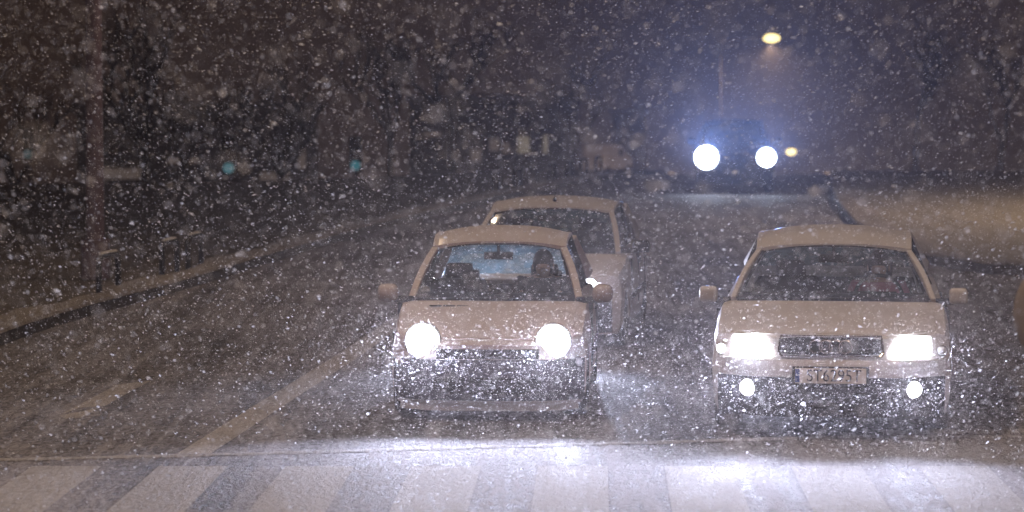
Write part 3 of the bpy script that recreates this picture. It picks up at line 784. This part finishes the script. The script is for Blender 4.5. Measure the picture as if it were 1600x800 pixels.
# ------------------------------------------------------------------ drivers
def driver(car, label, jacket, yseat, dx=0.0, headz=1.17):
    root = bpy.data.objects.new('person', None); COL.objects.link(root)
    root.location = car.matrix_basis @ Vector((0.36 + dx, yseat, 0.0)); root.rotation_euler = car.rotation_euler
    tag(root, label, 'person'); k = headz - 0.02
    def skin_fig(name, verts, edges, rad, m, par):
        me = bpy.data.meshes.new(name); me.from_pydata(verts, edges, []); o = link(name, me, m, par)
        sk = o.modifiers.new('skin', 'SKIN'); sk.use_smooth_shade = True
        for i, r in enumerate(rad): me.skin_vertices[0].data[i].radius = r
        me.skin_vertices[0].data[0].use_root = True
        o.modifiers.new('sub', 'SUBSURF').levels = 2; o.modifiers['sub'].render_levels = 2
        bake(o); o.data.materials.clear(); o.data.materials.append(m); return o
    V = [(0, 0.0, 0.60), (0, 0.03, 0.78), (0, 0.05, 0.95), (0, 0.04, 1.03), (0, 0.02, k - 0.06), (0, -0.01, k), (0, 0.0, k + 0.07),
         (-0.18, 0.04, 0.97), (-0.23, -0.12, 0.80), (-0.14, -0.34, 0.88), (0.18, 0.04, 0.97), (0.23, -0.12, 0.80), (0.14, -0.34, 0.88),
         (-0.1, -0.05, 0.56), (-0.13, -0.42, 0.60), (-0.13, -0.55, 0.40), (0.1, -0.05, 0.56), (0.13, -0.42, 0.60), (0.13, -0.55, 0.40)]
    E = [(0, 1), (1, 2), (2, 3), (3, 4), (4, 5), (5, 6), (2, 7), (7, 8), (8, 9), (2, 10), (10, 11), (11, 12), (0, 13), (13, 14), (14, 15), (0, 16), (16, 17), (17, 18)]
    Rr = [(0.13, 0.11), (0.13, 0.11), (0.12, 0.10), (0.055, 0.055), (0.06, 0.065), (0.078, 0.092), (0.06, 0.075),
          (0.06, 0.06), (0.045, 0.045), (0.032, 0.032), (0.06, 0.06), (0.045, 0.045), (0.032, 0.032),
          (0.085, 0.085), (0.065, 0.065), (0.05, 0.05), (0.085, 0.085), (0.065, 0.065), (0.05, 0.05)]
    b = skin_fig('body', V, E, Rr, M['skin'], root)
    jv = [V[i] for i in (0, 1, 2, 7, 8, 9, 10, 11, 12)]; jv[5] = (-0.15, -0.30, 0.865); jv[8] = (0.15, -0.30, 0.865)
    skin_fig('jacket', jv + [(0, 0.045, 1.0)], [(0, 1), (1, 2), (2, 3), (3, 4), (4, 5), (2, 6), (6, 7), (7, 8), (2, 9)],
             [(0.15, 0.13), (0.155, 0.13), (0.14, 0.12), (0.08, 0.08), (0.06, 0.06), (0.045, 0.045), (0.08, 0.08), (0.06, 0.06), (0.045, 0.045), (0.075, 0.07)], jacket, root)
    bm = bmesh.new(); bmesh.ops.create_uvsphere(bm, u_segments=20, v_segments=12, radius=1.0)
    for v in list(bm.verts):
        if v.co.y < -0.45 and v.co.z < 0.45: v.co *= 0.86
    bmesh.ops.transform(bm, matrix=Matrix.Translation((0, 0.012, k + 0.035)) @ Matrix.Diagonal((0.088, 0.105, 0.115, 1)), verts=bm.verts)
    fin('hair', bm, M['hair'], root)
    # nose, ears and five-fingered hands round the wheel rim belong to the body's skin
    bm = bmesh.new(); bmesh.ops.create_cone(bm, segments=8, radius1=0.018, radius2=0.006, depth=0.04, cap_ends=True,
        matrix=Matrix.Translation((0, -0.095, k - 0.005)) @ Matrix.Rotation(R(60), 4, 'X'))
    for sx in (-1, 1):
        bmesh.ops.create_uvsphere(bm, u_segments=8, v_segments=6, radius=0.022, matrix=Matrix.Translation((sx * 0.085, 0.0, k)) @ Matrix.Diagonal((0.4, 0.8, 1.2, 1)))
        for q in range(5):
            tube(bm, [(sx * (0.135 + 0.004 * q), -0.35 - 0.004 * q, 0.845 + 0.02 * q), (sx * (0.15 + 0.004 * q), -0.39, 0.85 + 0.02 * q), (sx * (0.128 + 0.004 * q), -0.405, 0.852 + 0.02 * q)], 0.009, 6, 0.007)
    me = bpy.data.meshes.new('t'); bm.to_mesh(me); bm.free()
    b2 = bmesh.new(); b2.from_mesh(b.data); b2.from_mesh(me); b2.to_mesh(b.data); b2.free(); b.data.shade_smooth()
driver(city, 'driver in a dark coat behind the windscreen of the small one-box car', M['coat'], 1.60, headz=1.13)
driver(est, 'driver in a plum jacket behind the windscreen of the silver estate car', M['jacket'], 2.28, headz=1.15)

# ------------------------------------------------------------------ street furniture
def street_lamp(loc, rz, h, arm, label, power, lit=True, r=0.09, size=150, glassr=0.16, head_down=0.0, pm='steel'):
    e = empty('street_lamp', loc, rz, label, 'street lamp')
    bm = bmesh.new(); tube(bm, [(0, 0, -0.1), (0, 0, h * 0.3), (0, 0, h * 0.7), (0, 0, h)], r, 16, r * 0.62); fin('pole', bm, M[pm], e)
    bm = bmesh.new(); tube(bm, [(0, 0, 0), (0, 0, 0.5)], r * 1.5, 16); fin('pole_base', bm, M['steel'], e)
    bm = bmesh.new(); tube(bm, [(0, 0, h - 0.05), (arm * 0.15, 0, h + 0.12), (arm * 0.5, 0, h + 0.22), (arm, 0, h + 0.24)], r * 0.55, 10); fin('arm', bm, M['steel'], e)
    bm = bmesh.new(); box(bm, (arm + 0.2, 0, h + 0.26), (0.75, 0.28, 0.13), bev=0.05); hd = fin('lamp_head', bm, M['galv'], e)
    bm = bmesh.new(); bmesh.ops.create_uvsphere(bm, u_segments=20, v_segments=12, radius=1.0)
    bmesh.ops.transform(bm, matrix=Matrix.Translation((arm + 0.25, 0, h + 0.20)) @ Matrix.Diagonal((glassr * 1.5, glassr, glassr * 0.75, 1)), verts=bm.verts)
    fin('lamp_glass', bm, M['sodium'] if lit else M['clear'], hd)
    if power: spot('lamplight', hd, (arm + 0.25, 0, h + 0.20 - glassr), (0, 0, -1), power, SODIUM, size, 0.12, 0.6)
    return e
px, py = gp(148, 449)
street_lamp((px, py, 0.12), 0, 8.0, 1.8, 'tall brownish lamp post standing on the snowy verge at the left', 600, r=0.125)
street_lamp((-7.5, 17.0, 0.12), 0, 13.0, 1.6, 'street lamp on the left kerb before the crossing, outside the picture', 3700)
street_lamp((10.0, 9.0, 0.0), R(180), 13.0, 2.0, 'street lamp beyond the right lane before the crossing, outside the picture', 3700)
street_lamp((16.5, 52.0, 0.0), R(180), 9.5, 1.5, 'street lamp on the snowy field beyond the right edge, outside the picture', 5000)  # unseen lamp added to throw warm light over the field
def at(px_, py_, D): return Vector(((px_ - 800) / FPX * D, D, CAM_H - (py_ - YH) / FPX * D))
q = at(1125, 60, 150); g0 = gz(q.x, 150) + 0.1
street_lamp((q.x, 150, g0), 0, q.z - g0 - 0.2, 2.45, 'distant street lamp with a lit yellow head above the blue white headlights', 11000, r=0.07, glassr=0.30, size=174, pm='bark')
bpy.context.view_layer.update()
q = at(1236, 237, 230); g0 = gz(q.x, 230)
e = empty('lantern', (q.x, 230, g0), 0, 'small distant yellow lantern just right of the far headlights', 'lamp')
bm = bmesh.new(); tube(bm, [(0, 0, 0), (0, 0, q.z - g0 - 0.2)], 0.08, 10, 0.06); fin('post', bm, M['steel'], e)
bm = bmesh.new(); bmesh.ops.create_uvsphere(bm, u_segments=18, v_segments=10, radius=1.0)
bmesh.ops.transform(bm, matrix=Matrix.Translation((0, 0, q.z - g0)) @ Matrix.Diagonal((0.42, 0.30, 0.27, 1)), verts=bm.verts); fin('lamp_glass', bm, M['sodium'], e)
bm = bmesh.new(); lathe(bm, [(q.z - g0 + 0.24, 0.34), (q.z - g0 + 0.34, 0.16), (q.z - g0 + 0.38, 0.03)], 'Z'); fin('cap', bm, M['steel'], e)

# traffic signals showing green, lost in the snow
def signal(px_, py_, D, m, label):
    q = at(px_, py_, D); g0 = gz(q.x, D) + 0.12 + far_drop(q.x, D)
    e = empty('traffic_signal', (q.x, D, g0), 0, label, 'traffic light', 'traffic signals beyond the verge'); h = q.z - g0
    bm = bmesh.new(); tube(bm, [(0, 0.1, 0), (0, 0.1, h + 0.95)], 0.06, 10); fin('post', bm, M['steel'], e)
    bm = bmesh.new(); box(bm, (0, -0.05, h + 0.35), (0.42, 0.22, 1.15), bev=0.05); hs = fin('housing', bm, M['black'], e)
    for i, mm in enumerate((m, M['lens_off'], M['lens_off'])):
        bm = bmesh.new(); lathe(bm, [(-0.16, 0.16), (-0.19, 0.14), (-0.20, 0.03)], 'Y', (0, 0, h + i * 0.36), 20); fin('lens', bm, mm, hs)
        bm = bmesh.new(); sheet(bm, lambda a, b: (0.18 * math.cos(math.pi * a), -0.16 - 0.16 * b, h + i * 0.36 + 0.18 * math.sin(math.pi * a)), 10, 2, (0, 0, 0.008)); fin('visor', bm, M['black'], hs)
signal(358, 262, 82, M['teal'], 'traffic signal with the brighter teal lamp, above the left verge')
signal(556, 258, 92, M['teal'], 'traffic signal with a teal lamp straight up the slope from the small one-box car')
signal(45, 240, 100, M['teal_dim'], 'faint teal traffic signal at the far left edge')

# low hoop rails along the kerb, snow lying on their tops
def hoop():
    e = empty('hoop_rail', (0, 0, 0)); bm = bmesh.new(); L_, H_ = 0.8, 0.42
    pts = [(0, 0, -0.05), (0, 0, H_ - 0.10), (0, 0.03, H_ - 0.03), (0, 0.10, H_), (0, L_ - 0.10, H_), (0, L_ - 0.03, H_ - 0.03), (0, L_, H_ - 0.10), (0, L_, -0.05)]
    tube(bm, pts, 0.036, 10); fin('hoop', bm, M['black'], e)
    bm = bmesh.new(); tube(bm, [(0, 0.08, H_ + 0.025), (0, L_ / 2, H_ + 0.033), (0, L_ - 0.08, H_ + 0.025)], 0.022, 8); fin('snow_cap', bm, M['snow'], e)
    return e
HP = [(200, 474, 'nearest low hoop rail by the left kerb, right of the tall lamp post'), (288, 447, 'second low hoop rail from the tall lamp post'),
      (327, 435, 'third low hoop rail from the tall lamp post'), (790, 309, 'first of the far hoop rails, just above the hatchback roof'),
      (820, 302, 'second far hoop rail above the hatchback roof'), (848, 297, 'third far hoop rail, counting from the left'), (874, 291, 'fourth far hoop rail, counting from the left'),
      (900, 286, 'fifth far hoop rail, under the parked white van'), (925, 282, 'sixth far hoop rail, below the white van'), (948, 278, 'farthest hoop rail at the bend of the kerb')]
h0 = hoop()
for i, (a, b, lab) in enumerate(HP):
    o = h0 if i == 0 else copy_tree(h0)
    X, Y = gp(a, b); X = kl(Y) - 0.45
    nx = kl(Y + 0.8) - 0.45; o.location = (X, Y, 0.13); o.rotation_euler = (0, 0, -math.atan2(nx - X, 0.8))
    tag(o, lab, 'barrier', 'low hoop rails along the left kerb')

# keep-clear sign plastered with snow, cut by the right edge of the picture
X = (1684 - 800) / FPX * 14.0
e = empty('round_sign', (X, 14.0, 0), R(-6), 'round snow plastered road sign cut off by the right edge', 'road sign')
zc = CAM_H - (490 - YH) / FPX * 14.0
bm = bmesh.new(); tube(bm, [(0, 0.04, 0), (0, 0.04, zc + 0.25)], 0.03, 12); fin('post', bm, M['galv'], e)
bm = bmesh.new(); lathe(bm, [(0.012, 0.30), (0.02, 0.305), (-0.012, 0.31), (-0.02, 0.295), (-0.028, 0.2), (-0.03, 0.01)], 'Y', (0, 0, zc), 48); fin('disc', bm, M['sign_back'], e)

# white van parked beyond the rise
q = at(950, 272, 172); vg = gz(q.x, 172) + 0.1
van = empty('parked_van', (q.x, 172, vg), R(58), 'pale boxy van parked beyond the rise left of the far headlights', 'van'); van.scale = (0.74,) * 3
bm = bmesh.new()
prof = [(0, 0.5), (0, 1.15), (0.15, 1.3), (1.0, 1.45), (1.6, 2.25), (1.9, 2.42), (5.0, 2.45), (5.1, 0.4), (0.1, 0.4)]
L_ = [bm.verts.new((y_, -0.95, z_)) for y_, z_ in prof]; R_ = [bm.verts.new((y_, 0.95, z_)) for y_, z_ in prof]
bm.faces.new(L_); bm.faces.new(R_[::-1])
for i in range(len(prof)): bm.faces.new((L_[i], L_[(i + 1) % len(prof)], R_[(i + 1) % len(prof)], R_[i]))
bmesh.ops.bevel(bm, geom=bm.edges[:], offset=0.06, segments=2, affect='EDGES')
bmesh.ops.transform(bm, matrix=Matrix.Rotation(R(180), 4, 'Z') @ Matrix.Translation((-2.5, 0, 0)), verts=bm.verts)
vb = fin('body', bm, M['van'], van)
bm = bmesh.new(); box(bm, (1.23, 0, 1.86), (0.02, 1.6, 0.75), Matrix.Rotation(R(-37), 4, 'Y'), bev=0.005); fin('windscreen', bm, M['black'], van)
for sy in (-1, 1):
    bm = bmesh.new(); box(bm, (0.5, sy * 0.955, 1.75), (0.7, 0.02, 0.5), bev=0.005); fin('side_window', bm, M['black'], van)
    for xx in (1.7, -1.6):
        bm = bmesh.new(); lathe(bm, [(sy * 0.75, 0.34), (sy * 0.97, 0.34), (sy * 0.98, 0.2), (sy * 0.95, 0.02)], 'Y', (xx, 0, 0.34), 24); fin('wheel', bm, M['rubber'], van)

# ------------------------------------------------------------------ far buildings
def building(x0, x1, D, zt, label, panels, roofh=0.6):
    ga = gz(0, D) - 3.0; xa, xb = (x0 - 800) / FPX * D, (x1 - 800) / FPX * D; top = at(0, zt, D).z
    e = empty('apartment_building', ((xa + xb) / 2, D, ga), 0, label, 'building'); w = xb - xa; h = top - ga
    bm = bmesh.new(); box(bm, (0, 5, h / 2), (w, 10, h)); fin('wall', bm, M['facade'], e, smooth=False)
    bm = bmesh.new(); box(bm, (0, 5, h + roofh / 2 + .003), (w + 0.6, 10.6, roofh), bev=0.05); box(bm, (w * 0.3, 5, h + roofh + 0.5), (1, 1, 1)); fin('roof', bm, M['galv'], e, smooth=False)
    for (a, b, c_, d_, m) in panels:  # glowing panels in place of pale walls and snow catching light
        p = at(a, b, D); r = at(c_, d_, D); ww, hh = r.x - p.x, p.z - r.z
        bm = bmesh.new(); box(bm, ((p.x + r.x) / 2 - (xa + xb) / 2, -0.02, (p.z + r.z) / 2 - ga), (ww, 0.06, hh)); f = fin('window', bm, M[m], e, smooth=False)
        bm = bmesh.new(); cx, cz = (p.x + r.x) / 2 - (xa + xb) / 2, (p.z + r.z) / 2 - ga
        for s_ in (-1, 1):
            box(bm, (cx + s_ * ww / 2, -0.06, cz), (0.08, 0.05, hh + 0.1)); box(bm, (cx, -0.055, cz + s_ * hh / 2), (ww - 0.09, 0.05, 0.08))
        fin('window_frame', bm, M['galv'], f, smooth=False)
building(640, 905, 210, 160, 'long dark building with pale tall lit windows left of the parked van',
         [(808, 212, 828, 240, 'window_lit'), (848, 210, 857, 240, 'window_lit'), (764, 215, 780, 236, 'window_dim'), (735, 232, 752, 252, 'window_dim'), (784, 222, 797, 240, 'window_dim'), (662, 205, 690, 214, 'window_dim')])
building(120, 480, 190, 175, 'low dark building with dim windows behind the left verge',
         [(262, 246, 310, 256, 'window_dim'), (405, 268, 450, 284, 'window_dim'), (160, 262, 220, 280, 'window_dim'), (465, 240, 478, 265, 'window_dim')])
building(960, 1010, 320, 180, 'narrow far block behind the parked van', [(970, 200, 980, 210, 'window_dim')])

# ------------------------------------------------------------------ bare trees
def tree_mesh(seed, H):
    rnd = random.Random(seed); bt, bc = bmesh.new(), bmesh.new()
    def branch(bm, p, d, L_, r, depth):
        pts = [p]; q = p.copy(); dd = d.copy()
        for i in range(3):
            dd = (dd + Vector((rnd.uniform(-.22, .22), rnd.uniform(-.22, .22), rnd.uniform(-.05, .18)))).normalized()
            q = q + dd * L_ / 3; pts.append(q.copy())
        tube(bm, pts, r, 5 if depth else 8, r * 0.55)
        if depth < 4:
            for k in range(4 if depth < 3 else 3):
                t = rnd.uniform(0.45, 1.0); j = min(int(t * 3), 2); b = pts[j].lerp(pts[j + 1], t * 3 - j)
                nd = (dd + Vector((rnd.uniform(-1, 1), rnd.uniform(-1, 1), rnd.uniform(-.1, .7)))).normalized()
                branch(bc, b, nd, L_ * rnd.uniform(0.55, 0.75), r * 0.5, depth + 1)
    branch(bt, Vector((0, 0, -0.2)), Vector((0, 0, 1)), H * 0.42, H * 0.022, 0)
    return bt, bc
TV = []
for s_ in (3, 11, 23):
    bt, bc = tree_mesh(s_, 11.0); e = empty('bare_tree', (0, 0, 0)); fin('trunk', bt, M['bark'], e); fin('crown', bc, M['bark'], e); TV.append(e)
TR = [(30, 105, 'bare tree at the far left edge, left of the tall lamp post'), (230, 112, 'bare tree right behind the tall lamp post'), (300, 140, 'bare tree left of the brighter teal signal'),
      (430, 118, 'bare tree between the two brighter teal signals'), (610, 150, 'bare tree above the small one-box car'), (700, 128, 'bare tree left of the building with tall lit windows'),
      (898, 165, 'slim bare tree behind the parked van'), (1430, 190, 'bare tree beyond the field above the silver estate car'), (1560, 170, 'bare tree beyond the field at the right edge')]
used = set()
for i, (a, D, lab) in enumerate(TR):
    v = TV[i % 3]; o = v if i < 3 else copy_tree(v)
    X = (a - 800) / FPX * D; zz = gz(X, D) + (far_drop(X, D) if a < 900 else 0)
    o.location = (X, D, zz); s_ = 0.8 + 0.35 * ((i * 37) % 10) / 10; o.scale = (s_, s_, s_); o.rotation_euler = (0, 0, i * 1.3)
    tag(o, lab, 'tree', 'bare trees in the distance')

# ------------------------------------------------------------------ falling snow: one mesh of countless flakes
def snowfall():
    rg = np.random.default_rng(5)
    def sample(n, d0, d1, spread=1.35):
        d = (rg.random(n) * (d1 ** 3 - d0 ** 3) + d0 ** 3) ** (1 / 3)
        x = (rg.random(n) * 2 - 1) * 0.1818 * spread * d
        py = rg.random(n) * 1000 - 100
        z = CAM_H - (py - YH) / FPX * d
        return np.stack([x, d, z], 1)
    A = sample(900, 2.5, 8); B = sample(90000, 8, 24, 1.25); C = sample(34000, 24, 48, 1.15); D = sample(18000, 48, 110, 1.1)
    # denser snow ahead of the cars, thickened to add sparkle and glow round the headlights
    E = []
    for root, nn in ((city, 6500), (est, 6000), (hat, 4500)):
        a = root.rotation_euler.z; u = rg.normal(0, 0.85, nn); v = -np.abs(rg.normal(0, 1.5, nn)) - 0.04; zz = 0.03 + np.abs(rg.normal(0, 0.55, nn))
        E.append(np.stack([root.location.x + u * math.cos(a) - v * math.sin(a), root.location.y + u * math.sin(a) + v * math.cos(a), zz], 1))
    for root, lx, lz in ((city, 0.51, 0.6), (est, 0.6, 0.66), (hat, 0.56, 0.6)):  # extra flakes clustered at each headlight to stand in for its bloom
        for sx in (-1, 1):
            nn = 1300; a = root.rotation_euler.z; u = sx * lx + rg.normal(0, 0.26, nn); v = -np.abs(rg.normal(0, 0.5, nn)) - 0.04; zz = np.abs(lz - 0.04 + rg.normal(0, 0.22, nn))
            E.append(np.stack([root.location.x + u * math.cos(a) - v * math.sin(a), root.location.y + u * math.sin(a) + v * math.cos(a), zz], 1))
    E = np.concatenate(E)
    P = np.concatenate([E, A, B, C, D])
    big = np.concatenate([np.full(len(E), 0.68), np.full(len(A), 1.4), np.full(len(B), 1.0), np.full(len(C), 1.2), np.full(len(D), 1.7)])
    keep = P[:, 2] > np.array([gz(0, y) for y in P[:, 1]]) + 0.02
    for root, L_, Wd, H_ in ((city, 3.43, 0.84, 1.45), (est, 4.8, 0.93, 1.47), (hat, 3.9, 0.85, 1.45), (far, 4.5, 0.95, 1.75)):
        a = -root.rotation_euler.z; dx, dy = P[:, 0] - root.location.x, P[:, 1] - root.location.y
        u = dx * math.cos(a) - dy * math.sin(a); v = dx * math.sin(a) + dy * math.cos(a)
        keep &= ~((np.abs(u) < Wd) & (v > -0.03) & (v < L_) & (P[:, 2] < H_))
    P, big = P[keep], big[keep]; n = len(P)
    r = rg.lognormal(math.log(0.0022), 0.40, n) * big
    elong = rg.uniform(1.0, 2.6, n)
    # the wind lays the clumped flakes over: leaning one way on the left, the other on the right
    ang = np.radians(-35 + (P[:, 0] / (P[:, 1] * 0.18) + 1) * 34 + rg.normal(0, 16, n))
    ax = np.stack([np.cos(ang), rg.normal(0, 0.25, n), np.sin(ang)], 1); ax /= np.linalg.norm(ax, axis=1)[:, None]
    t = np.cross(ax, rg.normal(size=(n, 3))); t /= np.linalg.norm(t, axis=1)[:, None]; b = np.cross(ax, t)
    # each flake is two thin crossed crystal plates, so light passes through it
    kt, kb = rg.uniform(.7, 1.2, n), rg.uniform(.7, 1.2, n)
    dirs = [(ax, elong), (t, kt), (-ax, elong), (-t, kt), (ax, elong * .9), (b, kb), (-ax, elong * .9), (-b, kb)]
    co = np.stack([P + v * (k * r)[:, None] for v, k in dirs], 1).reshape(-1, 3)
    tri = np.array([(0, 1, 2), (0, 2, 3), (4, 5, 6), (4, 6, 7)])
    F = (np.arange(n)[:, None, None] * 8 + tri[None]).reshape(-1, 3)
    me = bpy.data.meshes.new('falling_snow'); me.vertices.add(len(co)); me.vertices.foreach_set('co', co.ravel().astype(np.float32))
    me.loops.add(F.size); me.loops.foreach_set('vertex_index', F.ravel().astype(np.int32))
    me.polygons.add(len(F)); me.polygons.foreach_set('loop_start', np.arange(0, F.size, 3).astype(np.int32))
    try: me.polygons.foreach_set('loop_total', np.full(len(F), 3, np.int32))
    except Exception: pass
    me.update(calc_edges=True); me.validate()
    o = link('falling_snow', me, M['flake'])
    tag(o, 'dense falling snowflakes filling the night air, bright where headlights catch them', 'snow', kind='stuff')
snowfall()

# ------------------------------------------------------------------ haze
bm = bmesh.new(); box(bm, (0, 235, 1.0), (320, 560, 56))
hz = fin('haze', bm, None, smooth=False)
hm = bpy.data.materials.new('snow haze'); hm.use_nodes = True; hm.node_tree.nodes.clear()
out = N(hm, 'ShaderNodeOutputMaterial'); pv = N(hm, 'ShaderNodeVolumePrincipled')
pv.inputs['Color'].default_value = (0.98, 0.86, 0.80, 1); pv.inputs['Density'].default_value = 0.0012; pv.inputs['Anisotropy'].default_value = 0.85
Lk(hm, pv.outputs[0], out.inputs['Volume']); hz.data.materials.append(hm)
tag(hz, 'thin snowy haze hanging over the whole road', 'haze', kind='stuff')
